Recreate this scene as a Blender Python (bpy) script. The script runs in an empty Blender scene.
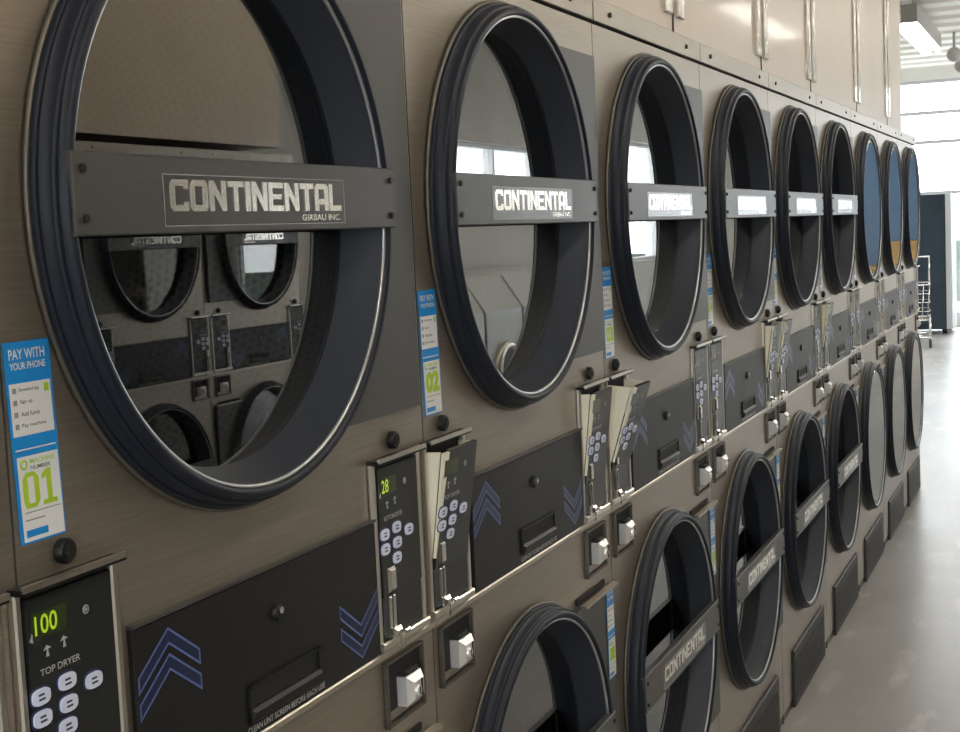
import bpy, math, random
from mathutils import Vector, Matrix
random.seed(7)
C = bpy.context.scene.collection
PI = math.pi

# ------------------------------------------------------------------ materials
def mat(name, base=(.5, .5, .5), metal=0., rough=.5, emit=None, estr=0., coat=0., spec=None, aniso=0.):
    m = bpy.data.materials.new(name); m.use_nodes = True
    b = m.node_tree.nodes['Principled BSDF']
    b.inputs['Base Color'].default_value = (*base, 1)
    b.inputs['Metallic'].default_value = metal
    b.inputs['Roughness'].default_value = rough
    if coat: b.inputs['Coat Weight'].default_value = coat; b.inputs['Coat Roughness'].default_value = .08
    if spec is not None: b.inputs['Specular IOR Level'].default_value = spec
    if emit: b.inputs['Emission Color'].default_value = (*emit, 1); b.inputs['Emission Strength'].default_value = estr
    return m

def N(m, kind, **kw):
    n = m.node_tree.nodes.new(kind)
    for k, v in kw.items():
        if hasattr(n, k): setattr(n, k, v)
        else: n.inputs[k].default_value = v
    return n

def link(m, a, b): m.node_tree.links.new(a, b)
def bsdf(m): return m.node_tree.nodes['Principled BSDF']

def noisy(m, c1, c2, scale=(1, 1, 1), nscale=6., detail=4., rough=None, bump=0., coords='Object', lo=.35, hi=.65):
    t = N(m, 'ShaderNodeTexCoord'); mp = N(m, 'ShaderNodeMapping'); mp.inputs['Scale'].default_value = scale
    link(m, t.outputs[coords], mp.inputs['Vector'])
    n = N(m, 'ShaderNodeTexNoise'); n.inputs['Scale'].default_value = nscale; n.inputs['Detail'].default_value = detail
    link(m, mp.outputs[0], n.inputs['Vector'])
    r = N(m, 'ShaderNodeValToRGB'); r.color_ramp.elements[0].position = lo; r.color_ramp.elements[1].position = hi
    r.color_ramp.elements[0].color = (*c1, 1); r.color_ramp.elements[1].color = (*c2, 1)
    link(m, n.outputs['Fac'], r.inputs[0]); link(m, r.outputs[0], bsdf(m).inputs['Base Color'])
    if rough:
        rr = N(m, 'ShaderNodeMapRange'); rr.inputs['To Min'].default_value = rough[0]; rr.inputs['To Max'].default_value = rough[1]
        link(m, n.outputs['Fac'], rr.inputs['Value']); link(m, rr.outputs[0], bsdf(m).inputs['Roughness'])
    if bump:
        bp = N(m, 'ShaderNodeBump'); bp.inputs['Strength'].default_value = bump; bp.inputs['Distance'].default_value = .01
        link(m, n.outputs['Fac'], bp.inputs['Height']); link(m, bp.outputs[0], bsdf(m).inputs['Normal'])
    return m

M = {}
M['steel'] = noisy(mat('brushed_steel', metal=.8, rough=.36), (.345, .305, .25), (.40, .355, .295), (1, 1, 60), 9., 5., rough=(.32, .42))
M['steel_trim'] = mat('steel_trim', (.55, .50, .42), .85, .33)
M['side_paint'] = mat('side_paint', (.10, .095, .09), 0, .55)
M['rubber'] = mat('black_ring_plastic', (.010, .0135, .023), 0, .46, spec=.3)
M['bowl'] = mat('dark_bowl_plastic', (.028, .033, .044), 0, .5, spec=.35)
M['rim'] = mat('rim_highlight_metal', (.58, .59, .60), .85, .28)  # lighter grey puts the highlight of the inner door edge into the colour
M['flange'] = mat('flange_metal', (.15, .137, .115), .7, .4)
M['hinge'] = mat('grey_hinge_plate', (.075, .072, .066), .25, .42)
M['bar'] = mat('grey_handle_bar', (.072, .069, .064), .25, .40)
M['lint'] = mat('black_drawer_paint', (.012, .0115, .011), 0, .42, spec=.3)
M['face'] = mat('control_face', (.019, .0205, .020), 0, .3, spec=.35)
M['dark'] = mat('dark_gap', (.008, .008, .008), 0, .7)
M['chrome'] = mat('chrome', (.82, .80, .76), 1., .16)
M['chrome_satin'] = mat('satin_chrome', (.72, .68, .60), 1., .3)
M['badge'] = mat('badge_chrome', (.88, .83, .74), .95, .16)
M['plaque'] = mat('glossy_plaque', (.075, .072, .066), .25, .24)
M['block'] = mat('lock_block_metal', (.90, .88, .84), .6, .34)
M['cream'] = mat('cream_bracket', (.86, .82, .66), 0, .45)
M['button'] = mat('button_white', (.72, .76, .92), 0, .4)
M['buttonring'] = mat('button_ring', (.02, .03, .09), 0, .4)
M['white'] = mat('white_print', (.50, .50, .48), 0, .5)
M['greyprint'] = mat('grey_print', (.42, .43, .42), 0, .5)
M['led'] = mat('led_digits', (.1, .2, .0), 0, .4, (.55, .80, .03), .5)
M['ledbg'] = mat('led_window', (.035, .05, .012), 0, .25)
M['bluefill'] = mat('blue_fill', (.008, .016, .06), 0, .3)
M['blueline'] = mat('blue_line', (.10, .145, .37), 0, .4)
M['stblue'] = mat('sticker_blue', (.012, .26, .68), 0, .35)
M['stwhite'] = mat('sticker_white', (.80, .80, .79), 0, .4)
M['stlime'] = mat('sticker_lime', (.42, .62, .03), 0, .4)
M['stgrey'] = mat('sticker_grey', (.30, .31, .30), 0, .4)
M['sttext'] = mat('sticker_text', (.05, .05, .06), 0, .4)
M['kick'] = mat('kick_panel', (.045, .041, .036), .2, .55)
M['kickslat'] = mat('kick_slat', (.030, .028, .025), .2, .6)
M['beige'] = noisy(mat('beige_laminate', rough=.38, coat=.12), (.57, .465, .35), (.62, .515, .395), (1, 1, 1), 2.2, 3.)
M['beige_wall'] = noisy(mat('beige_wall', rough=.6), (.52, .46, .37), (.56, .50, .41), (1, 1, 1), 2.5, 3.)
M['white_wall'] = noisy(mat('white_wall', rough=.7), (.74, .72, .68), (.80, .78, .74), (1, 1, 1), 2., 3.)
M['strip'] = noisy(mat('clear_cover_strip', metal=.35, rough=.12), (.55, .50, .42), (.80, .76, .70), (1, 1, .35), 34., 3., bump=.9)
M['ceiling'] = mat('white_ceiling_deck', (.90, .87, .79), 0, .5)
M['beam'] = mat('white_beam', (.80, .80, .78), 0, .5)
M['frame'] = mat('window_frame_pale', (.62, .62, .62), .1, .4)
M['fixture'] = mat('fixture_grey', (.36, .34, .31), .1, .5)
M['tube'] = mat('lit_tube', (1, 1, 1), 0, .4, (1, .95, .86), 26.)
M['cabinet'] = noisy(mat('blue_grey_cabinet', rough=.35), (.022, .040, .058), (.030, .052, .072), (1, 1, 1), 3., 3.)
M['cabedge'] = mat('cabinet_white_edge', (.62, .64, .66), .1, .4)
M['washer'] = mat('washer_steel', (.52, .51, .49), .7, .35)
M['washer_white'] = mat('washer_white', (.80, .80, .78), 0, .35)
M['wood'] = noisy(mat('tan_counter', rough=.45), (.50, .30, .11), (.62, .40, .16), (1, 1, 8), 5., 4.)
M['blueboard'] = mat('blue_panel', (.12, .20, .32), 0, .5)
M['tyre'] = mat('grey_rubber', (.05, .05, .055), 0, .6)
M['outwall'] = noisy(mat('street_wall', rough=.9), (.075, .09, .075), (.11, .125, .105), (1, 1, 1), 2., 4.)
M['asphalt'] = noisy(mat('street_ground', rough=.9), (.30, .30, .30), (.42, .42, .42), (1, 1, 1), 1., 4.)

# floor: worn grey concrete with scuffs
m = M['floor'] = noisy(mat('worn_concrete'), (.27, .26, .245), (.47, .455, .435), (1, .45, 1), 1.7, 9., rough=(.26, .46), lo=.3, hi=.72)
n2 = N(m, 'ShaderNodeTexNoise'); n2.inputs['Scale'].default_value = 3.4; n2.inputs['Detail'].default_value = 8.
tc = N(m, 'ShaderNodeTexCoord'); mp = N(m, 'ShaderNodeMapping'); mp.inputs['Scale'].default_value = (2.6, .9, 1)
link(m, tc.outputs['Object'], mp.inputs['Vector']); link(m, mp.outputs[0], n2.inputs['Vector'])
rp = N(m, 'ShaderNodeValToRGB'); rp.color_ramp.elements[0].position = .57; rp.color_ramp.elements[1].position = .72
link(m, n2.outputs['Fac'], rp.inputs[0])
mx = N(m, 'ShaderNodeMix', data_type='RGBA'); mx.inputs[7].default_value = (.52, .50, .47, 1)
old = bsdf(m).inputs['Base Color'].links[0].from_socket
link(m, old, mx.inputs[6]); link(m, rp.outputs[0], mx.inputs[0]); link(m, mx.outputs[2], bsdf(m).inputs['Base Color'])

def glass(name, tint, ior, rough=0.):
    m = bpy.data.materials.new(name); m.use_nodes = True
    nt = m.node_tree; nt.nodes.clear()
    o = nt.nodes.new('ShaderNodeOutputMaterial'); mixn = nt.nodes.new('ShaderNodeMixShader')
    tr = nt.nodes.new('ShaderNodeBsdfTransparent'); gl = nt.nodes.new('ShaderNodeBsdfGlossy'); fr = nt.nodes.new('ShaderNodeFresnel')
    tr.inputs[0].default_value = (*tint, 1); gl.inputs[0].default_value = (1, 1, 1, 1); gl.inputs['Roughness'].default_value = rough
    fr.inputs[0].default_value = ior
    ge = nt.nodes.new('ShaderNodeNewGeometry'); sb = nt.nodes.new('ShaderNodeMath'); sb.operation = 'SUBTRACT'; sb.inputs[0].default_value = 1; mu = nt.nodes.new('ShaderNodeMath'); mu.operation = 'MULTIPLY'
    nt.links.new(ge.outputs['Backfacing'], sb.inputs[1]); nt.links.new(sb.outputs[0], mu.inputs[0]); nt.links.new(fr.outputs[0], mu.inputs[1]); nt.links.new(mu.outputs[0], mixn.inputs[0]); nt.links.new(tr.outputs[0], mixn.inputs[1]); nt.links.new(gl.outputs[0], mixn.inputs[2])
    nt.links.new(mixn.outputs[0], o.inputs[0])
    return m
M['glass'] = glass('tinted_door_glass', (.45, .45, .42), 2.4)
M['pane'] = glass('window_glass', (.95, .97, .98), 1.4)

# perforated drum steel: hexagonal pattern of round holes from the drum's own UVs (1 unit = one hole pitch)
m = M['drum'] = mat('perforated_drum_steel', (.3, .28, .24), .75, .38)
uvn = N(m, 'ShaderNodeUVMap'); sp = N(m, 'ShaderNodeSeparateXYZ'); link(m, uvn.outputs[0], sp.inputs[0])
def mth(op, a, b=None):
    n = N(m, 'ShaderNodeMath', operation=op)
    for i, v in enumerate((a, b)):
        if v is None: continue
        if isinstance(v, (int, float)): n.inputs[i].default_value = v
        else: link(m, v, n.inputs[i])
    return n.outputs[0]
row = mth('FLOOR', sp.outputs[1]); off = mth('MULTIPLY', mth('MODULO', row, 2.), .5)
fx = mth('SUBTRACT', mth('FRACT', mth('ADD', sp.outputs[0], off)), .5); fy = mth('SUBTRACT', mth('FRACT', sp.outputs[1]), .5)
dist = mth('SQRT', mth('ADD', mth('MULTIPLY', fx, fx), mth('MULTIPLY', fy, fy)))
hole = mth('LESS_THAN', dist, .30)
mx = N(m, 'ShaderNodeMix', data_type='RGBA'); mx.inputs[6].default_value = (.15, .14, .11, 1); mx.inputs[7].default_value = (.012, .012, .010, 1)
link(m, hole, mx.inputs[0]); link(m, mx.outputs[2], bsdf(m).inputs['Base Color'])

# ------------------------------------------------------------------ mesh builder
class MB:
    """Collects shapes; each face carries a material slot; everything becomes ONE mesh."""
    def __init__(s): s.v = []; s.f = []; s.m = []; s.sm = []; s.uv = {}
    def add(s, vs, fs, mi=0, smooth=False):
        o = len(s.v); s.v += [tuple(p) for p in vs]
        for f in fs: s.f.append([i + o for i in f]); s.m.append(mi); s.sm.append(smooth)
    def box(s, a, b, mi=0, T=None, ch=0.):
        (x0, y0, z0), (x1, y1, z1) = a, b
        if ch:                                    # front (max x) edges chamfered
            vs = [(x0, y0, z0), (x0, y1, z0), (x0, y1, z1), (x0, y0, z1), (x1 - ch, y0, z0), (x1 - ch, y1, z0), (x1 - ch, y1, z1), (x1 - ch, y0, z1),
                  (x1, y0 + ch, z0 + ch), (x1, y1 - ch, z0 + ch), (x1, y1 - ch, z1 - ch), (x1, y0 + ch, z1 - ch)]
            fs = [(0, 3, 2, 1), (0, 1, 5, 4), (1, 2, 6, 5), (2, 3, 7, 6), (3, 0, 4, 7), (4, 5, 9, 8), (5, 6, 10, 9), (6, 7, 11, 10), (7, 4, 8, 11), (8, 9, 10, 11)]
        else:
            vs = [(x0, y0, z0), (x1, y0, z0), (x1, y1, z0), (x0, y1, z0), (x0, y0, z1), (x1, y0, z1), (x1, y1, z1), (x0, y1, z1)]
            fs = [(0, 3, 2, 1), (4, 5, 6, 7), (0, 1, 5, 4), (1, 2, 6, 5), (2, 3, 7, 6), (3, 0, 4, 7)]
        if T: vs = [T(p) for p in vs]
        s.add(vs, fs, mi)
    def lathe(s, prof, cu, cz, n=72, mi=0, T=None, closed=False, smooth=True, uvscale=None):
        """prof: (r, x) pairs turned about the X axis through (cu, cz)."""
        o = len(s.v); k = len(prof); vs = []
        for i in range(n):
            a = 2 * PI * i / n
            for r, x in prof:
                p = (x, cu + r * math.cos(a), cz + r * math.sin(a)); vs.append(T(p) if T else p)
        fs = []
        for i in range(n):
            j = (i + 1) % n
            for q in range(k if closed else k - 1):
                w = (q + 1) % k
                fs.append((i * k + q, j * k + q, j * k + w, i * k + w))
                if uvscale:
                    fi = len(s.f) + len(fs) - 1
                    pa, pb = prof[q], prof[w]
                    if abs(pa[1] - pb[1]) > 1e-6: va, vb = pa[1] / uvscale, pb[1] / uvscale
                    else: va, vb = pa[0] / uvscale, pb[0] / uvscale
                    R = .30; per = round(2 * PI * R / uvscale)
                    s.uv[fi] = [(per * i / n, va), (per * (i + 1) / n, va), (per * (i + 1) / n, vb), (per * i / n, vb)]
        s.add(vs, fs, mi, smooth)
    def disc(s, r, x, cu, cz, n=48, mi=0, T=None):
        vs = [(x, cu + r * math.cos(2 * PI * i / n), cz + r * math.sin(2 * PI * i / n)) for i in range(n)]
        if T: vs = [T(p) for p in vs]
        s.add(vs, [list(range(n))], mi)
    def cyl(s, r, x0, x1, cu, cz, n=24, mi=0, T=None, ch=0.):
        prof = [(r, x0), (r, x1 - ch), (r - ch, x1)] if ch else [(r, x0), (r, x1)]
        s.lathe(prof, cu, cz, n, mi, T); s.disc(prof[-1][0], x1, cu, cz, n, mi, T)
    def tube(s, pts, r, n=8, mi=0):
        pts = [Vector(p) for p in pts]; vs = []; fs = []
        for i, p in enumerate(pts):
            d = (pts[min(i + 1, len(pts) - 1)] - pts[max(i - 1, 0)]).normalized()
            u = d.cross(Vector((0, 0, 1)) if abs(d.z) < .9 else Vector((1, 0, 0))).normalized(); w = d.cross(u)
            for k in range(n):
                a = 2 * PI * k / n; vs.append(p + r * (math.cos(a) * u + math.sin(a) * w))
        for i in range(len(pts) - 1):
            for k in range(n):
                fs.append((i * n + k, i * n + (k + 1) % n, (i + 1) * n + (k + 1) % n, (i + 1) * n + k))
        fs += [list(range(n))[::-1], [(len(pts) - 1) * n + k for k in range(n)]]
        s.add(vs, fs, mi, True)
    def poly(s, pts, x0, x1, mi=0, T=None):
        """prism: outline given as (u, z), from x0 to x1."""
        n = len(pts); vs = [(x0, u, z) for u, z in pts] + [(x1, u, z) for u, z in pts]
        if T: vs = [T(p) for p in vs]
        s.add(vs, [list(range(n))[::-1], [n + i for i in range(n)]] + [(i, (i + 1) % n, n + (i + 1) % n, n + i) for i in range(n)], mi)
    def mesh(s, name, mats, shift=(0, 0, 0)):
        me = bpy.data.meshes.new(name)
        me.from_pydata([(x + shift[0], y + shift[1], z + shift[2]) for x, y, z in s.v], [], s.f)
        for k in mats: me.materials.append(M[k])
        for p, mi, sm in zip(me.polygons, s.m, s.sm): p.material_index = mi; p.use_smooth = sm
        if s.uv:
            L = me.uv_layers.new(name='UVMap')
            for p in me.polygons:
                for li, c in zip(p.loop_indices, s.uv.get(p.index, [(0, 0)] * len(p.loop_indices))): L.data[li].uv = c
        import bmesh
        b = bmesh.new(); b.from_mesh(me); bmesh.ops.recalc_face_normals(b, faces=b.faces); b.to_mesh(me); b.free()
        me.update(); return me

SHIFT = (.5, -.4, 0)                 # stack space (x out of the front, u along it, z up) -> the dryer's own space
cache = {}
def part(name, key, build, mats, parent, label=None):
    if key not in cache:
        b = MB(); build(b); cache[key] = b.mesh(name, mats if isinstance(mats, (list, tuple)) else [mats], SHIFT)
    o = bpy.data.objects.new(name, cache[key]); C.objects.link(o); o.parent = parent
    if label: o['label'] = label
    return o

def text_mesh(txt, bold=0., extrude=.0006):
    cu = bpy.data.curves.new('lettering', 'FONT'); cu.body = txt; cu.size = 1; cu.offset = bold; cu.resolution_u = 3
    o = bpy.data.objects.new('lettering', cu); C.objects.link(o)
    dg = bpy.context.evaluated_depsgraph_get(); me = bpy.data.meshes.new_from_object(o.evaluated_get(dg))
    vs = [tuple(v.co) for v in me.vertices]; fs = [list(p.vertices) for p in me.polygons]
    bpy.data.objects.remove(o); bpy.data.curves.remove(cu); bpy.data.meshes.remove(me)
    xs = [v[0] for v in vs]; ys = [v[1] for v in vs]
    return vs, fs, min(xs), max(xs), min(ys), max(ys)
tcache = {}
def put_text(b, txt, u0, u1, z0, z1, x, mi=0, T=None, bold=0.):
    if (txt, bold) not in tcache: tcache[(txt, bold)] = text_mesh(txt, bold)
    vs, fs, a0, a1, b0, b1 = tcache[(txt, bold)]
    P = [(x, u0 + (p[0] - a0) / (a1 - a0) * (u1 - u0), z0 + (p[1] - b0) / (b1 - b0) * (z1 - z0)) for p in vs]
    if T: P = [T(p) for p in P]
    b.add(P, fs, mi)

def thing(name, label, cat, loc, rz=0., group=None):
    o = bpy.data.objects.new(name, None); C.objects.link(o); o.empty_display_size = .2
    o.location = loc; o.rotation_euler = (0, 0, rz); o['label'] = label; o['category'] = cat
    if group: o['group'] = group
    return o

def child(name, b, mats, parent, label=None):
    o = bpy.data.objects.new(name, b.mesh(name, mats if isinstance(mats, (list, tuple)) else [mats])); C.objects.link(o); o.parent = parent
    if label: o['label'] = label
    return o

def struct(name, b, mats, parent=None):
    o = bpy.data.objects.new(name, b.mesh(name, mats if isinstance(mats, (list, tuple)) else [mats])); C.objects.link(o)
    if parent: o.parent = parent
    else: o['kind'] = 'structure'
    return o

# ------------------------------------------------------------------ the stacked dryer
CU = .359; ZT = 1.548; ZB = .585          # door centres
GX = -.018                                # glass plane

def plate_hole(b, u0, u1, z0, z1, cu, cz, r, x=0., mi=0, n=96):
    ang = sorted([2 * PI * i / n for i in range(n)] + [math.atan2(z - cz, u - cu) % (2 * PI) for u in (u0, u1) for z in (z0, z1)])
    vs = []
    for a in ang:
        c, s_ = math.cos(a), math.sin(a); t = 1e9
        if c > 1e-9: t = min(t, (u1 - cu) / c)
        if c < -1e-9: t = min(t, (u0 - cu) / c)
        if s_ > 1e-9: t = min(t, (z1 - cz) / s_)
        if s_ < -1e-9: t = min(t, (z0 - cz) / s_)
        vs += [(x, cu + r * c, cz + r * s_), (x, cu + t * c, cz + t * s_)]
    k = len(ang)
    b.add(vs, [(2 * i, 2 * i + 1, 2 * ((i + 1) % k) + 1, 2 * ((i + 1) % k)) for i in range(k)], mi)

def b_cabinet(b):
    plate_hole(b, .0015, .7985, .983, 1.887, CU, ZT, .3)
    plate_hole(b, .0015, .7985, .186, .983, CU, ZB, .3)
    b.add([(0, .0015, .03), (0, .7985, .03), (0, .7985, .186), (0, .0015, .186)], [(0, 1, 2, 3)])
    for u in (.0015, .7985): b.add([(0, u, 0), (0, u, 1.887), (-1., u, 1.887), (-1., u, 0)], [(0, 1, 2, 3)], 1)
    b.box((-1., .0015, 1.887), (-.012, .7985, 1.93), 1)
    b.add([(-1., .0015, 0), (-1., .7985, 0), (-1., .7985, 1.93), (-1., .0015, 1.93)], [(0, 1, 2, 3)], 1)
    b.box((-.9, .0015, 0), (-.004, .7985, .03), 1)

def b_strip(b):
    b.box((-.012, .002, 1.8925), (.004, .798, 1.936), 0, ch=.0015)
def b_screw(u, z, x, r=.005):
    def f(b): b.cyl(r, x, x + .003, u, z, 12)
    return f
def b_ledge(b):
    b.box((-.004, .001, .972), (.006, .799, .982), 0, ch=.002)

def b_ring(cz):
    def f(b):
        b.lathe([(.3155, 0), (.3155, .010), (.3135, .013), (.3115, .012), (.3105, .012), (.3105, .026), (.3085, .030), (.3065, .029), (.3055, .029),
                 (.305, .0355), (.302, .039), (.297, .039), (.294, .036), (.2915, .030)], CU, cz, 112)
    return f
def b_bowl(cz):
    def f(b): b.lathe([(.2915, .031), (.286, .012), (.274, -.012), (.272, -.026)], CU, cz, 112)
    return f
def b_torus(cz, R, x, r):
    def f(b):
        b.lathe([(R + r * math.cos(2 * PI * k / 10), x + r * math.sin(2 * PI * k / 10)) for k in range(10)], CU, cz, 112, closed=True)
    return f
TILT = .0022
def b_glass(cz):
    T = lambda p: (p[0] - (p[2] - cz) * TILT, p[1], p[2])
    def f(b):
        b.lathe([(.273, GX - .004), (.273, GX)], CU, cz, 96, T=T, smooth=False)
        b.disc(.273, GX, CU, cz, 96, T=T); b.disc(.273, GX - .004, CU, cz, 96, T=T)
    return f
def b_flush(cz):
    def f(b):
        b.lathe([(.2915, .026), (.2915, .030), (.27, .0325)], CU, cz, 96); b.disc(.27, .0325, CU, cz, 96); b.disc(.2915, .026, CU, cz, 96)
    return f
def b_drum(cz):
    def f(b):
        b.lathe([(.272, -.026), (.284, -.034), (.300, -.05), (.300, -.72), (.0, -.72)], CU, cz, 64, uvscale=.0125)
    return f
def b_hinge(z0, z1, low):
    def f(b):
        h = math.asin(.2227 / .3); cz = z0 + .263
        b.poly([(.56, z1), (.772, z1), (.772, z0), (.56, z0)] + [(CU + .3 * math.cos(a), cz + .3 * math.sin(a)) for a in [-h + 2 * h * k / 24 for k in range(25)]], .0005, .012)
        b.box((.0005, .772, z0 + .002), (.004, .777, z1 - .002), 1)           # dark gap shadow line of the hinge gap
        if low:
            b.box((.010, .585, z1 - .001), (.022, .772, z1 + .004), 2)
            b.box((.0005, .585, z1 + .004), (.0035, .745, z1 + .014), 1)
    return f
def b_bar(cz):
    def f(b):
        z0, z1 = cz - .026, cz + .047
        b.box((.036, .057, z0), (.042, .667, z1), 0, ch=.0015)
        b.box((.033, .057, z0), (.0365, .063, z1), 0); b.box((.012, .661, z0), (.0365, .667, z1), 0)
        b.box((.028, .063, z0), (.0365, .661, z0 + .004), 0); b.box((.028, .063, z1 - .004), (.0365, .661, z1), 0)
        for u in (.070, .654):
            for z in (cz - .011, cz + .032): b.cyl(.0038, .042, .0445, u, z, 12, 1)
    return f
def strokes(ch):
    t, h = .27, .20                                  # upright and level stroke thickness in a 1 x 1 letter cell
    R = lambda a, b_, c, d: [(a, b_), (c, b_), (c, d), (a, d)]
    k = .13
    return {'C': [[(k, 0), (1, 0), (1, .30), (1 - t, .30), (1 - t, h), (t, h), (t, 1 - h), (1 - t, 1 - h), (1 - t, .70), (1, .70), (1, 1), (k, 1), (0, 1 - k), (0, k)]],
      'O': [[(k, 0), (.5, 0), (.5, h), (t, h), (t, 1 - h), (.5, 1 - h), (.5, 1), (k, 1), (0, 1 - k), (0, k)], [(.5, 0), (1 - k, 0), (1, k), (1, 1 - k), (1 - k, 1), (.5, 1), (.5, 1 - h), (1 - t, 1 - h), (1 - t, h), (.5, h)]],
      'N': [[(0, 0), (t, 0), (t, .58), (1 - t, 0), (1, 0), (1, 1), (1 - t, 1), (1 - t, .42), (t, 1), (0, 1)]],
      'T': [[(.5 - t / 2, 0), (.5 + t / 2, 0), (.5 + t / 2, 1 - h), (1, 1 - h), (1, 1), (0, 1), (0, 1 - h), (.5 - t / 2, 1 - h)]],
      'I': [R(0, 0, 1, 1)],
      'E': [[(0, 0), (1, 0), (1, h), (t, h), (t, .41), (.88, .41), (.88, .59), (t, .59), (t, 1 - h), (1, 1 - h), (1, 1), (0, 1)]],
      'A': [[(0, 0), (t, 0), (t, .24), (1 - t, .24), (1 - t, 0), (1, 0), (1, 1 - k), (1 - k, 1), (.5, 1), (.5, 1 - h), (1 - t, 1 - h), (1 - t, .24 + h), (t, .24 + h), (t, 1 - h), (.5, 1 - h), (.5, 1), (k, 1), (0, 1 - k)]],
      '0': [[(k, 0), (.5, 0), (.5, .13), (.30, .13), (.30, .87), (.5, .87), (.5, 1), (.25, 1), (0, .82), (0, .18)], [(.5, 0), (.75, 0), (1, .18), (1, .82), (.75, 1), (.5, 1), (.5, .87), (.70, .87), (.70, .13), (.5, .13)]],
      '1': [[(.08, 0), (.96, 0), (.96, .13), (.68, .13), (.68, 1), (.42, 1), (.08, .86), (.08, .72), (.38, .80), (.38, .13), (.08, .13)]],
      'L': [[(0, 0), (1, 0), (1, h), (t, h), (t, 1), (0, 1)]]}[ch]
def put_block(b, txt, u0, u1, z0, z1, x0, x1, mi=0, T=None):
    g = .11; ws = [.30 if c == 'I' else .9 if c in 'L' else 1. for c in txt]
    s_ = (u1 - u0) / (sum(ws) + g * (len(txt) - 1)); cur = u0
    for c, w in zip(txt, ws):
        for o in strokes(c): b.poly([(cur + u * w * s_, z0 + z * (z1 - z0)) for u, z in o], x0, x1, mi, T)
        cur += (w + g) * s_
def b_badge(cz):
    def f(b):
        u0, u1, z0, z1 = .184, .534, cz - .019, cz + .030
        for a, c in (((u0, z0), (u1, z0 + .0007)), ((u0, z1 - .0007), (u1, z1)), ((u0, z0), (u0 + .0007, z1)), ((u1 - .0007, z0), (u1, z1))):
            b.box((.0418, *a), (.0424, *c), 1)
        b.box((.0418, u0, z0), (.0422, u1, z1), 2)
        put_block(b, 'CONTINENTAL', .194, .525, cz - .005, cz + .025, .0422, .0428)
        put_text(b, 'GIRBAU INC.', .436, .523, cz - .0155, cz - .0085, .0425, 0, bold=.01)
    return f
def tilt_T(t):
    if not t: return None
    c, s_ = math.cos(t), math.sin(t); hx, hz = .004, 1.052
    def T(p):
        x, u, z = p; dx, dz = x - hx, z - hz
        return (hx + dx * c + dz * s_, u, hz - dx * s_ + dz * c)
    return T

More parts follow.
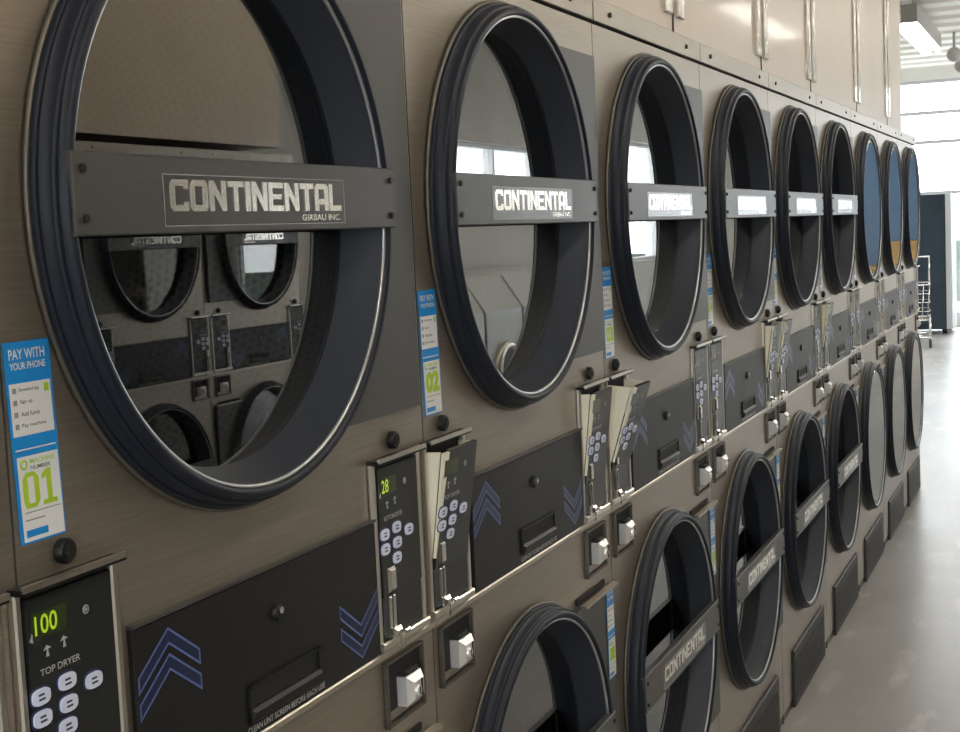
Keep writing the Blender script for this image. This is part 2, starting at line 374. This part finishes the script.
def controls(parent, u0, tilt, top, led):
    tk = round(tilt, 3); T = tilt_T(tilt); W_ = .138
    def frame(b):
        b.box((.0005, u0, .990), (.0025, u0 + W_, 1.228), 1)
        for a, c in ((u0, u0 + .009), (u0 + W_ - .010, u0 + W_)): b.box((.0005, a, .990), (.008, c, 1.226), 0, ch=.002)
        b.box((.0005, u0, .986), (.013, u0 + W_, .997), 0, ch=.002)
        b.box((.0005, u0, 1.226), (.018, u0 + W_, 1.231), 2); b.box((.0155, u0, 1.2285), (.019, u0 + W_, 1.234), 0)
    cp = part('control_panel', ('frame', u0), frame, ['chrome_satin', 'dark', 'lint'], parent)
    a, c = u0 + .012, u0 + W_ - .013
    def lower(b): b.box((.0025, a, .998), (.0065, c, 1.052))
    part('lower_plate', ('lower', u0), lower, 'face', cp)
    def face(b):
        if not tilt: b.box((.0025, a, 1.053), (.0085, c, 1.219), 0)
        else: b.poly([(a + .002, 1.053), (c, 1.053), (c, 1.219), (a + .020 * min(1.3, tilt / .14), 1.219), (a + .006 * min(1.3, tilt / .14), 1.10)], .0025, .0085, 0, T)
    part('display_face', ('face', u0, tk), face, 'face', cp)
    if tilt:
        def brk(ua):
            def f(b):
                p = T((.0025, 0, 1.218)); q = (.003, 1.055)
                pts = [(q[0], q[1]), (p[0], p[2]), (.003, 1.216)]
                vs = [(x, ua, z) for x, z in pts] + [(x, ua + .0022, z) for x, z in pts]
                b.add(vs, [(0, 1, 2), (3, 5, 4), (0, 3, 4, 1), (1, 4, 5, 2), (2, 5, 3, 0)])
            return f
        bw = .020 * min(1.3, tilt / .14)
        def brf(b): b.poly([(a, 1.070), (a + .003, 1.070), (a + bw * .3, 1.10), (a + bw, 1.217), (a, 1.217)], .0045, .0083, 0, T)
        part('side_bracket', ('brkf', u0, tk), brf, 'cream', cp, 'cream bracket strip beside the tilted control face')
        for ua in (a, c - .0022): part('side_bracket', ('brk', ua, tk), brk(ua), 'cream', cp, 'cream side bracket of the tilted control face')
    def ledf(b):
        b.box((.0085, u0 + .018, 1.183), (.0089, u0 + .062, 1.206), 1, T=T)
        if led: put_text(b, led, u0 + .021, u0 + .021 + .0095 * len(led), 1.186, 1.203, .0091, 0, T=T, bold=.01)
    part('display', ('led', u0, tk, led), ledf, ['led', 'ledbg'], cp, 'green lit digits' if led else None)
    def prt(b):
        put_text(b, 'TOP DRYER' if top else 'BOTTOM DRYER', u0 + .024, u0 + .076, 1.150, 1.156, .0089, 0, T=T, bold=.01)
        for uu, zz in ((.030, 1.171), (.052, 1.173)):
            b.poly([(u0 + uu, zz), (u0 + uu + .010, zz + .001), (u0 + uu + .004, zz + .004)], .0085, .0089, 1, T)
            b.poly([(u0 + uu + .003, zz - .006), (u0 + uu + .007, zz - .006), (u0 + uu + .005, zz + .002)], .0085, .0089, 1, T)
        b.poly([(u0 + .010 + .004, 1.183), (u0 + .018, 1.181), (u0 + .0175, 1.189)], .0085, .0089, 1, T)
        for k in range(2): b.lathe([(.0042 - .0022 * k, .0085), (.0042 - .0022 * k, .0089), (.0030 - .0022 * k, .0089)], u0 + .088, 1.192, 12, 1, T)
    part('lettering', ('prt', u0, tk, top), prt, ['white', 'greyprint'], cp)
    for k, (bu, bz) in enumerate(((.021, 1.134), (.055, 1.137), (.090, 1.127), (.021, 1.115), (.055, 1.117), (.052, 1.0975))):
        def btn(b, bu=bu, bz=bz):
            n = 20
            def oval(w, h): return [(u0 + bu + w * math.copysign(abs(math.cos(2 * PI * i / n)) ** .7, math.cos(2 * PI * i / n)), bz + h * math.copysign(abs(math.sin(2 * PI * i / n)) ** .7, math.sin(2 * PI * i / n))) for i in range(n)]
            b.poly(oval(.0128, .0088), .0085, .0095, 1, T); b.poly(oval(.0112, .0072), .0085, .0115, 0, T)
            b.poly([(u0 + bu - .004, bz - .003), (u0 + bu + .004, bz - .003), (u0 + bu + .004, bz - .0012), (u0 + bu - .004, bz - .0012)], .0115, .0118, 1, T)
            b.poly([(u0 + bu - .004, bz + .001), (u0 + bu + .003, bz + .001), (u0 + bu + .003, bz + .0028), (u0 + bu - .004, bz + .0028)], .0115, .0118, 1, T)
        part('button', ('btn', u0, tk, k), btn, ['button', 'buttonring'], cp)
    def slot(b):
        b.box((.0065, a + .008, 1.058), (.016, a + .028, 1.090), 0, ch=.004)
        b.box((.0065, a + .012, 1.053), (.010, a + .026, 1.058), 1)
        b.box((.0065, a + .010, 1.012), (.013, a + .016, 1.053), 0, ch=.002); b.box((.0065, a + .021, 1.012), (.013, a + .027, 1.053), 0, ch=.002)
        b.box((.0065, a + .010, .999), (.020, a + .030, 1.012), 0, ch=.004); b.box((.0065, a + .030, 1.000), (.024, a + .044, 1.006), 0, ch=.002)
        b.box((.0065, a + .034, .980), (.014, a + .040, 1.001), 0, ch=.002)
    part('coin_slot', ('slot', u0), slot, ['chrome', 'dark'], cp, 'chrome coin slot')

def b_lint(b):
    b.box((.0005, .139, .983), (.0065, .640, 1.154), 0, ch=.0015)
    b.box((.0005, .139, 1.1545), (.008, .640, 1.158), 1)
def b_key(b):
    b.cyl(.0095, .0065, .012, .391, 1.104, 20, 0, ch=.002); b.cyl(.004, .012, .0135, .393, 1.106, 10, 1)
def b_slot(b):
    u0, u1, z0, z1 = .326, .478, .998, 1.040
    b.box((.0065, u0 + .004, z0 + .016), (.0072, u1 - .004, z1 - .004), 1)
    b.box((.0065, u0, z1 - .004), (.010, u1, z1), 0); b.box((.0065, u0, z0), (.010, u0 + .004, z1), 0); b.box((.0065, u1 - .004, z0), (.010, u1, z1), 0)
    b.box((.0065, u0, z0), (.013, u1, z0 + .016), 0, ch=.004)
def b_linttext(b): put_text(b, 'CLEAN LINT SCREEN BEFORE EACH USE', .322, .488, .9875, .9945, .0067, 0, bold=.01)
def b_chev(up, k):
    def f(b):
        if up: cu, top, w, s_ = .194, 1.142 - .026 * k, .051, 1
        else: cu, top, w, s_ = .584, 1.010 + .027 * (1 - k) - .017, .051, -1
        d, th, e = .036, .017, .0022
        def band(t, th_, wl, wr): return [(cu - wl, t - s_ * d * wl / w), (cu, t), (cu + wr, t - s_ * d * wr / w), (cu + wr, t - s_ * (d * wr / w + th_)), (cu, t - s_ * th_), (cu - wl, t - s_ * (d * wl / w + th_))]
        o = band(top, th, w, w); i = band(top - s_ * e * 1.2, th - 2.4 * e, w - e, w - e)
        x0 = .0066
        vs = [(x0, *p) for p in o] + [(x0, *p) for p in i]
        b.add(vs, [(q, (q + 1) % 6, 6 + (q + 1) % 6, 6 + q) for q in range(6)], 0)
        b.add([(x0, *p) for p in i], [(0, 1, 4, 5), (1, 2, 3, 4)], 1)
    return f
def b_coin(u0):
    def f(b):
        u1, z0, z1 = u0 + .110, .880, .966
        b.box((.0004, u0, z0), (.0012, u1, z1), 1)
        for p, q in (((u0, z0), (u0 + .004, z1)), ((u1 - .004, z0), (u1, z1)), ((u0, z0), (u1, z0 + .004)), ((u0, z1 - .003), (u1, z1))): b.box((.0004, *p), (.007, *q), 0)
        b.poly([(u0 + .006, z0 + .006), (u1 - .006, z0 + .006), (u1 - .016, z0 + .018), (u0 + .014, z0 + .018)], .001, .0016, 2)
    return f
def b_coinlock(u0):
    def f(b):
        b.box((.0012, u0 + .036, .899), (.023, u0 + .080, .938), 0, ch=.008)
        b.cyl(.008, .022, .027, u0 + .052, .918, 20, 0, ch=.002)
        b.box((.022, u0 + .064, .907), (.0245, u0 + .067, .930), 1); b.box((.0265, u0 + .051, .913), (.0276, u0 + .053, .923), 1)
        b.box((.0012, u0 + .040, .938), (.016, u0 + .077, .945), 1, ch=.004)
    return f
def b_keylock(u, z):
    def f(b):
        b.cyl(.0115, .0003, .009, u, z, 24, 0, ch=.002); b.cyl(.006, .009, .0105, u, z, 16, 1); b.box((.0105, u - .001, z - .004), (.0108, u + .001, z + .004), 0)
    return f
def b_kick(b):
    b.box((.0004, .145, .003), (.010, .700, .184), 0, ch=.004)
    for k in range(9): b.box((.0095, .165, .030 + .014 * k), (.0115, .670, .036 + .014 * k), 1)
def sticker(parent, num, u0, z0, w, h, x, slant=0.):
    key = ('st', num, u0, z0)
    T = lambda p: (p[0], p[1] + (p[2] - z0 - h) * slant, p[2])
    def base(b):
        P = lambda a, c, d, e, mi, dx: b.box((x, u0 + a * w, z0 + c * h), (x + dx, u0 + d * w, z0 + e * h), mi, T=T)
        P(0, .02, 1, 1, 0, .0006)
        P(.05, .545, .95, .80, 1, .0008); P(.07, .03, .97, .445, 1, .0008)
    st = part('payment_sticker', key, base, ['stblue', 'stwhite'], parent, 'blue and white payment sticker' + (' with green number ' + num if num else ''))
    def txt(b):
        R = lambda t, a, c, d, e, mi, bold=.01: put_text(b, t, u0 + a * w, u0 + d * w, z0 + c * h, z0 + e * h, x + .0009, mi, T=T, bold=bold)
        R('PAY WITH', .10, .915, .88, .965, 0, .02); R('YOUR PHONE', .10, .865, .88, .90, 0, .02)
        for i, t in enumerate(('Download app', 'Sign up', 'Add funds', 'Pay machine')):
            zc = .765 - .058 * i
            b.box((x + .0008, u0 + .11 * w, z0 + (zc - .012) * h), (x + .0010, u0 + .19 * w, z0 + (zc + .014) * h), 3, T=T)
            R(t, .25, zc - .010, (.68, .52, .66, .78)[i], zc + .012, 1)
        b.poly([(u0 + .80 * w, z0 + .745 * h), (u0 + .90 * w, z0 + .745 * h), (u0 + .90 * w, z0 + .785 * h), (u0 + .80 * w, z0 + .785 * h)], x + .0008, x + .001, 2, T)
        b.poly([(u0 + .06 * w, z0 + .475 * h), (u0 + .94 * w, z0 + .475 * h), (u0 + .94 * w, z0 + .482 * h), (u0 + .06 * w, z0 + .482 * h)], x + .0006, x + .0010, 0, T)
        cz = z0 + .405 * h; cu = u0 + .20 * w
        b.lathe([(.0045, x + .0008), (.0045, x + .0011), (.0026, x + .0011)], cu, cz, 14, 2, T)
        R('MACHINE', .34, .405, .88, .428, 2); R('NUMBER', .34, .375, .78, .394, 1)
        if num == '01': put_block(b, num, u0 + .14 * w, u0 + .88 * w, z0 + .19 * h, z0 + .365 * h, x + .0008, x + .001, 2, T)
        elif num: R(num, .14, .195, .90, .365, 2, .06)
        else: b.box((x + .0008, u0 + .2 * w, z0 + .21 * h), (x + .001, u0 + .85 * w, z0 + .35 * h), 2, T=T)
        b.box((x + .0008, u0 + .13 * w, z0 + .168 * h), (x + .001, u0 + .92 * w, z0 + .173 * h), 3, T=T)
        b.box((x + .0008, u0 + .13 * w, z0 + .13 * h), (x + .001, u0 + .55 * w, z0 + .137 * h), 3, T=T)
        b.box((x + .0008, u0 + .13 * w, z0 + .05 * h), (x + .001, u0 + .60 * w, z0 + .085 * h), 4, T=T)
    part('lettering', key + ('t',), txt, ['stwhite', 'sttext', 'stlime', 'stgrey', 'stblue'], st)

def door(parent, cz, low, bar, stick=None):
    nm = 'low' if low else 'up'
    d = part('door', ('ring', nm), b_ring(cz), 'rubber', parent)
    part('outer_flange', ('flange', nm), b_torus(cz, .3165, .004, .003), 'flange', d, 'thin bright metal flange')
    part('inner_rim_highlight', ('rim', nm), b_torus(cz, .2925, .0320, .0027), 'rim', d, 'thin inner rim, its edge highlight put in as lighter metal')
    part('bowl', ('bowl', nm), b_bowl(cz), 'bowl', d)
    if bar: part('glass', ('glass', nm), b_glass(cz), 'glass', d)
    else: part('glass', ('flush', nm), b_flush(cz), 'glass', d, 'flush full-round glass')
    if bar:
        part('handle_bar', ('bar', nm), b_bar(cz), ['bar', 'dark'], d)
        part('badge', ('badge', nm), b_badge(cz), ['badge', 'greyprint', 'plaque'], d, 'bright raised lettering')
    part('hinge_plate', ('hinge', nm), b_hinge(cz - .263, cz + (.257 if low else .275), low), ['hinge', 'dark', 'steel_trim'], parent)
    return d

def make_dryer(label, yc, x=-.5, rz=0., tl=0., tr=0., bar=True, leds=(None, None), num='', group=None, full=True):
    t = thing('stacked_dryer', label, 'dryer', (x, yc, 0), rz, group)
    part('cabinet', 'cabinet', b_cabinet, ['steel', 'side_paint'], t)
    ts = part('top_strip', 'strip', b_strip, 'steel', t)
    for u in (.10, .67): part('screw', ('screw', u), b_screw(u, 1.914, .004), 'dark', ts)
    part('middle_ledge', 'ledge', b_ledge, 'steel_trim', t)
    for low, cz in ((False, ZT), (True, ZB)):
        door(t, cz, low, bar)
        part('drum', ('drum', low), b_drum(cz), 'drum', t)
    controls(t, -.014, tl, True, leds[0]); controls(t, .632, tr, False, leds[1])
    L = part('lint_drawer', 'lint', b_lint, ['lint', 'hinge'], t)
    part('keyhole', 'key', b_key, ['lint', 'chrome'], L); part('slot_handle', 'lslot', b_slot, ['lint', 'dark'], L)
    part('lettering', 'ltext', b_linttext, 'white', L)
    for up in (True, False):
        for k in range(2): part('chevron', ('chev', up, k), b_chev(up, k), ['blueline', 'bluefill'], L, 'blue outlined chevron pointing ' + ('up' if up else 'down'))
    for u in (.015, .646):
        cb = part('coin_box', ('coin', u), b_coin(u), ['flange', 'dark', 'steel'], t)
        part('lock_block', ('clock', u), b_coinlock(u), ['block', 'dark'], cb, 'bright metal lock block')
    for u in (.058, .702): part('key_lock', ('klock', u), b_keylock(u, 1.2485), ['lint', 'dark'], t)
    part('kick_panel', 'kick', b_kick, ['kick', 'kickslat'], t)
    if full:
        sticker(t, num, .003, 1.260, .057, .176, .0004, -.03)
        sticker(t, '', .720, ZB + .08, .044, .176, .0132, 0.)
    return t

Y1 = 1.7079 - .8          # left seam of the first stack fully in view
rows = [
 ('stacked steel dryer cut off by the left edge of the photo, before the 01 sticker', 0, 0, True, (None, None), ''),
 ('nearest stacked steel dryer with the largest round door and the green 01 sticker', 0, 0, True, ('100', '28'), '01'),
 ('second stacked steel dryer, next to the 01 machine, its left control face tilted open', .14, .12, True, (None, None), '02'),
 ('third stacked steel dryer, its left control face hanging open the widest', .30, .0, True, (None, None), '03'),
 ('fourth stacked steel dryer, between widest open control face and first tilted pair', 0, .14, True, (None, None), '04'),
 ('fifth stacked steel dryer counted from the 01 machine, its left control face ajar', .16, 0, True, (None, None), '05'),
 ('sixth stacked steel dryer, the last one with handle bars across its doors', .14, 0, True, (None, None), '06'),
 ('nearest of the three far stacked dryers with round doors without bars', 0, 0, False, (None, None), '07'),
 ('middle of the three far stacked dryers with round doors without bars', 0, 0, False, (None, None), '08'),
 ('farthest stacked steel dryer, at the bright window end of the row', 0, 0, False, (None, None), '09'),
]
for i, (lab, tl, tr, bar, leds, num) in enumerate(rows):
    make_dryer(lab, Y1 + .8 * (i - 1) + .4, tl=tl, tr=tr, bar=bar, leds=leds, num=num, group='stacked dryers along the left wall')
YE = Y1 + 7.2             # far end of the row

# the facing row across the aisle: seen in the door glass
AX = 2.55
proto = make_dryer('stacked steel dryer of the facing row, seen only mirrored in round door glass', 5.4, x=AX + .5, rz=PI, group='facing dryers mirrored in the door glass', full=False)
def copy_tree(o, parent=None):
    c = o.copy(); C.objects.link(c); c.parent = parent
    for ch in o.children: copy_tree(ch, c)
    return c
for k in range(1, 7):
    c = copy_tree(proto); c.location = (AX + .5, 5.4 - .8 * k, 0)

# ------------------------------------------------------------------ room
XL, XR, YB, YF, ZC = -7.0, 3.75, -3.0, 19.8, 3.45
b = MB(); b.box((XL, YB, -.1), (XR, YF, 0)); struct('floor', b, 'floor')
b = MB()                                                    # corrugated deck, ribs across the aisle
ys = []; y = YB
prof = [(0, 0), (.30, 0), (.36, .06), (.54, .06), (.60, 0)]
pts = []
while y < YF + .3:
    pts += [(min(y + a, YF + .3), z) for a, z in prof[:-1]]; y += .60
vs = [(XL, a, ZC + z) for a, z in pts] + [(XR, a, ZC + z) for a, z in pts]; n = len(pts)
b.add(vs, [(i, i + 1, n + i + 1, n + i) for i in range(n - 1)])
b.box((XL, YB, ZC + .065), (XR, YF + .3, ZC + .2))
struct('ceiling', b, 'ceiling')
b = MB(); b.box((-1.25, YB, 0), (-1.05, YE, ZC)); struct('wall_left', b, 'beige_wall')
b = MB(); b.box((XL - .2, YB, 0), (XL, YF, ZC)); struct('wall_far_left', b, 'white_wall')
# soffit above the row
SX, SE = -.05, YE - .18
b = MB(); b.box((-1.05, YB, 1.945), (SX, SE, ZC)); struct('wall_soffit', b, 'beige')
seams = [2.32, 3.27, 4.27, 5.12, 6.25, 7.3]
for k, sy in enumerate(seams):
    b = MB(); b.box((SX, sy - .004, 1.945), (SX + .002, sy + .004, ZC), 1)
    for d in (-.085, .02): b.box((SX, sy + d, 2.0), (SX + .008, sy + d + .065, ZC), 0, ch=.003)
    struct('trim_%d' % (k + 1), b, ['strip', 'dark'])
b = MB(); b.box((AX + .06, YB, 1.975), (XR, 5.8, ZC)); b.box((AX + .3, YB, 1.94), (XR, 5.8, 1.975)); struct('wall_soffit_facing', b, 'beige')  # second box: added backing that keeps light out of the gap below the soffit

def wall_with_windows(name, axis, c0, c1, a0, a1, z1, wins, matn):
    """wall in the plane axis=c0..c1 spanning a0..a1, openings (s, e, zb, zt)."""
    b = MB()
    def bx(s, e, zb, zt):
        if e - s < 1e-4 or zt - zb < 1e-4: return
        if axis == 'y': b.box((s, c0, zb), (e, c1, zt))
        else: b.box((c0, s, zb), (c1, e, zt))
    cur = a0
    for s, e, zb, zt in wins:
        bx(cur, s, 0, z1); bx(s, e, 0, zb); bx(s, e, zt, z1); cur = e
    bx(cur, a1, 0, z1)
    struct(name, b, matn)
wn = [0]
def window(axis, c, s, e, zb, zt, rails, nm):
    wn[0] += 1
    b = MB()
    def bx(s0, e0, z0, z1, d=.05):
        if axis == 'y': b.box((s0, c - d, z0), (e0, c + d, z1))
        else: b.box((c - d, s0, z0), (c + d, e0, z1))
    f = .04
    bx(s, s + f, zb, zt); bx(e - f, e, zb, zt); bx(s, e, zb, zb + f); bx(s, e, zt - f, zt)
    for z in rails: bx(s + f, e - f, z - .022, z + .022)
    for k in range(1, nm): u = s + (e - s) * k / nm; bx(u - .02, u + .02, zb + f, zt - f)
    w = struct('window_%d' % wn[0], b, 'frame')
    p = MB()
    if axis == 'y': p.box((s + f, c - .004, zb + f), (e - f, c + .004, zt - f))
    else: p.box((c - .004, s + f, zb + f), (c + .004, e - f, zt - f))
    struct('pane', p, 'pane', w)
far = [(-6.8, -3.6, .15, 3.3), (-3.5, .3, .15, 3.3), (2.9, 3.6, .15, 3.3)]
wall_with_windows('wall_front', 'y', YF, YF + .2, XL - .2, XR + .2, ZC + .2, far, 'white_wall')
for s, e, zb, zt in far: window('y', YF + .1, s, e, zb, zt, [z for z in (1.80, 2.48, 2.87) if z > zb], 1)
side = [(10.3, 12.4, 1.92, 2.30), (13.8, 16.4, 1.15, 2.5), (17.0, 19.3, 1.15, 2.5)]
wall_with_windows('wall_right', 'x', XR, XR + .2, YB, YF, ZC + .2, side, 'white_wall')
for s, e, zb, zt in side: window('x', XR + .1, s, e, zb, zt, [1.9] if zt - zb > 1 else [], 2)
back = [(-.7, .9, .9, 2.5), (1.3, 2.9, .9, 2.5)]
wall_with_windows('wall_back', 'y', YB - .2, YB, XL - .2, XR + .2, ZC + .2, back, 'beige_wall')
for s, e, zb, zt in back: window('y', YB - .1, s, e, zb, zt, [2.2], 2)
b = MB(); b.box((-40, -60, -.12), (40, YB - .2, -.02)); struct('ground_back', b, 'asphalt')
b = MB(); b.box((-40, YF + .2, -.12), (40, 70, -.02)); struct('ground', b, 'asphalt')
b = MB(); b.box((-40, YF + 6, -.02), (40, YF + 6.4, 1.05)); struct('wall_outside', b, 'outwall')

# ------------------------------------------------------------------ ceiling fixtures
def fixture(label, x, y, z=3.20, group=None):
    t = thing('fluorescent_fixture', label, 'ceiling light', (x, y, z), 0, group)
    b = MB(); b.box((-.07, -1.22, .03), (.07, 1.22, .19)); child('housing', b, 'fixture', t)
    for dy in (-.9, .9): b = MB(); b.tube([(0, dy, .185), (0, dy, ZC + .06 - z)], .008, 6); child('hanger', b, 'fixture', t)
    b = MB(); b.add([(-.07, -1.2, .03), (.07, -1.2, .03), (.11, -1.2, -.02), (-.11, -1.2, -.02), (-.07, 1.2, .03), (.07, 1.2, .03), (.11, 1.2, -.02), (-.11, 1.2, -.02)],
                    [(0, 4, 7, 3), (1, 2, 6, 5)]); child('reflector', b, 'beam', t)
    for dx in (-.045, .045):
        b = MB(); b.tube([(dx, -1.17, 0), (dx, 1.17, 0)], .018, 10); child('tube', b, 'tube', t)
fixture('grey strip light with two white tubes high above the end of the dryer row', -.56, 14.5)
for k, y in enumerate((-.6, 2.6, 5.8, 9.0, 12.2)):
    fixture('strip light hung over the aisle, seen only mirrored in the door glass', 1.55, y, group='aisle strip lights')
for lab, x, y in (('round grey spot lamp hanging just past the end of the strip light', -.40, 16.2), ('second round grey spot lamp, at the right edge of the photo', -.42, 17.5)):
    t = thing('spot_lamp', lab, 'lamp', (x, y, 3.16))
    b = MB(); b.tube([(0, 0, .12), (0, 0, .33)], .015); child('stem', b, 'fixture', t)
    b = MB(); b.lathe([(.0, -.085), (.05, -.08), (.075, -.05), (.08, 0), (.075, .06), (.05, .09), (0, .1)], 0, .06, 24)
    b.v = [(v[1], v[0], v[2]) for v in b.v]; child('shade', b, 'fixture', t)

# ------------------------------------------------------------------ far end: cabinet, carts
t = thing('tall_cabinet', 'tall dark blue-grey cabinet with white edge standing before the bright windows', 'cabinet', (-1.13, 18.9, 0))
b = MB(); b.box((-.5, -.35, .06), (.42, .35, 1.76)); child('body', b, 'cabinet', t)
b = MB(); b.box((.42, -.36, .06), (.49, .35, 1.77)); child('white_edge', b, 'cabedge', t, 'white side edge')
b = MB(); b.box((-.48, -.365, .12), (.40, -.35, 1.70), 0); child('door', b, 'cabinet', t)
b = MB()
for x, y in ((-.45, -.3), (.36, -.3), (-.45, .3), (.36, .3)): b.box((x, y, 0), (x + .06, y + .06, .06))
child('feet', b, 'dark', t)

def cart(label, x, y, rz, group):
    t = thing('laundry_cart', label, 'laundry cart', (x, y, 0), rz, group)
    w, l, z0, z1 = .26, .34, .32, .72
    b = MB()
    for z in (z0, z1): b.tube([(-w, -l, z), (w, -l, z), (w, l, z), (-w, l, z), (-w, -l, z)], .010, 6)
    for k in range(9):
        u = -w + 2 * w * k / 8; b.tube([(u, -l, z1), (u * .9, -l * .9, z0), (u * .9, l * .9, z0), (u, l, z1)], .004, 5)
    for k in range(11):
        u = -l + 2 * l * k / 10; b.tube([(-w, u, z1), (-w * .9, u * .9, z0), (w * .9, u * .9, z0), (w, u, z1)], .004, 5)
    for z in (.42, .52, .62): b.tube([(-w, -l, z), (w, -l, z), (w, l, z), (-w, l, z), (-w, -l, z)], .004, 5)
    child('basket', b, 'chrome', t)
    b = MB()
    for sx in (-1, 1):
        b.tube([(sx * w, -l, .12), (sx * w, l, .12)], .012, 6)
        for sy in (-1, 1): b.tube([(sx * w, sy * l, .12), (sx * w, sy * l, z0 + .02)], .012, 6)
    for sy in (-1, 1): b.tube([(-w, sy * l, .12), (w, sy * l, .12)], .012, 6)
    child('frame', b, 'chrome', t)
    b = MB(); b.tube([(-w, l, z1), (-w, l, 1.02), (w, l, 1.02), (w, l, z1)], .012, 8); child('handle', b, 'chrome', t)
    for sx in (-1, 1):
        for sy in (-1, 1):
            b = MB(); b.lathe([(0, -.016), (.05, -.016), (.055, 0), (.05, .016), (0, .016)], sy * l, .055, 18); 
            b.v = [(v[0] + sx * w, v[1], v[2]) for v in b.v]; b.box((sx * w - .02, sy * l - .012, .055), (sx * w + .02, sy * l + .012, .13), 1)
            child('caster', b, ['tyre', 'chrome'], t, 'grey rubber caster')
cart('chrome wire laundry cart just past the far end of the dryer row', -1.02, 16.9, .1, None)

# ------------------------------------------------------------------ seen mirrored: washers, counter
def b_washer():
    t = thing('washer', 'front-loading washer with sloped white top, seen only mirrored in door glass', 'washer', (3.3, 8.6, 0), PI, 'washers mirrored in the door glass')
    b = MB(); b.box((-.38, -.34, .0), (.36, .34, .98)); child('body', b, 'washer', t)
    b = MB(); vs = [(.36, -.34, .98), (.36, .34, .98), (.20, -.34, 1.22), (.20, .34, 1.22), (-.38, -.34, 1.25), (-.38, .34, 1.25), (-.38, -.34, .98), (-.38, .34, .98)]
    b.add(vs, [(0, 1, 3, 2), (2, 3, 5, 4), (4, 5, 7, 6), (0, 6, 7, 1), (0, 2, 4, 6), (1, 7, 5, 3)]); child('console', b, 'washer_white', t)
    b = MB(); b.lathe([(.24, .36), (.24, .39), (.20, .41), (.18, .39)], 0, .52, 40); d = child('door', b, 'chrome_satin', t)
    b = MB(); b.cyl(.185, .365, .385, 0, .52, 40); child('glass', b, 'face', d)
    return t
w0 = b_washer()
for k in range(1, 6):
    c = copy_tree(w0); c.location = (3.3, 8.6 + .72 * k, 0)
def wooden(name, label, cat, x, w, h):
    t = thing(name, label, cat, (x, 19.3, 0))
    b = MB(); b.box((-w, -.35, .08), (w, .35, h - .04)); child('body', b, 'wood', t)
    b = MB(); b.box((-w + .03, -.30, 0), (w - .03, .33, .08)); child('plinth', b, 'dark', t)
    b = MB(); b.box((-w - .03, -.38, h - .04), (w + .03, .36, h)); child('worktop', b, 'wood', t)
wooden('tall_counter', 'taller tan counter under the blue board, seen only mirrored in the far doors', 'counter', 1.22, .26, 1.18)
wooden('folding_counter', 'lower tan folding counter beside the taller one, seen only mirrored in far doors', 'counter', 2.0, .42, .86)
t = thing('wall_board', 'tall blue board behind the tan counters, seen only mirrored in the far doors', 'board', (1.65, YF - .06, 0))
b = MB(); b.box((-1.1, -.02, .06), (1.1, .02, 2.7)); child('panel', b, 'blueboard', t)
b = MB(); b.box((-1.1, -.03, 0), (1.1, .03, .06)); child('foot_rail', b, 'dark', t)

# ------------------------------------------------------------------ daylight, camera
w = bpy.data.worlds.new('sky'); bpy.context.scene.world = w; w.use_nodes = True
bg = w.node_tree.nodes['Background']; bg.inputs[0].default_value = (.94, .97, 1, 1); bg.inputs[1].default_value = 9.5
for k, (s, e, zb, zt) in enumerate(far + side + back):
    L = bpy.data.lights.new('sky_portal', 'AREA'); L.shape = 'RECTANGLE'; L.size = e - s; L.size_y = zt - zb
    L.cycles.is_portal = True
    o = bpy.data.objects.new('sky_portal', L); C.objects.link(o)
    if k < len(far): o.location = ((s + e) / 2, YF + .25, (zb + zt) / 2); o.rotation_euler = (-PI / 2, 0, 0)
    elif k >= len(far + side): o.location = ((s + e) / 2, YB - .25, (zb + zt) / 2); o.rotation_euler = (PI / 2, 0, 0)
    else: o.location = (XR + .25, (s + e) / 2, (zb + zt) / 2); o.rotation_euler = (PI / 2, 0, PI / 2)

yaw, pit, rol = .4061230895778523, .09292886833968064, -.045478430695094774
fw = Vector((-math.sin(yaw) * math.cos(pit), math.cos(yaw) * math.cos(pit), -math.sin(pit)))
r = Vector((math.cos(yaw), math.sin(yaw), 0)); u = r.cross(fw)
r2 = math.cos(rol) * r + math.sin(rol) * u; u2 = -math.sin(rol) * r + math.cos(rol) * u
cam = bpy.data.cameras.new('camera'); co = bpy.data.objects.new('camera', cam); C.objects.link(co)
cam.sensor_fit = 'HORIZONTAL'; cam.sensor_width = 36; cam.lens = 1400.229 * 36 / 960; cam.clip_start = .02; cam.clip_end = 300
mw = Matrix((r2, u2, -fw)).transposed().to_4x4(); mw.translation = Vector((.82378, 0, 1.50755)); co.matrix_world = mw
sc = bpy.context.scene; sc.camera = co
sc.view_settings.view_transform = 'Standard'; sc.view_settings.look = 'None'; sc.view_settings.gamma = 1; sc.view_settings.use_curve_mapping = False
sc.view_settings.exposure = .1
sc.cycles.use_denoising = True
sc.cycles.max_bounces = 10; sc.cycles.transparent_max_bounces = 24; sc.cycles.glossy_bounces = 6; sc.cycles.diffuse_bounces = 5
sc.cycles.sample_clamp_indirect = 6
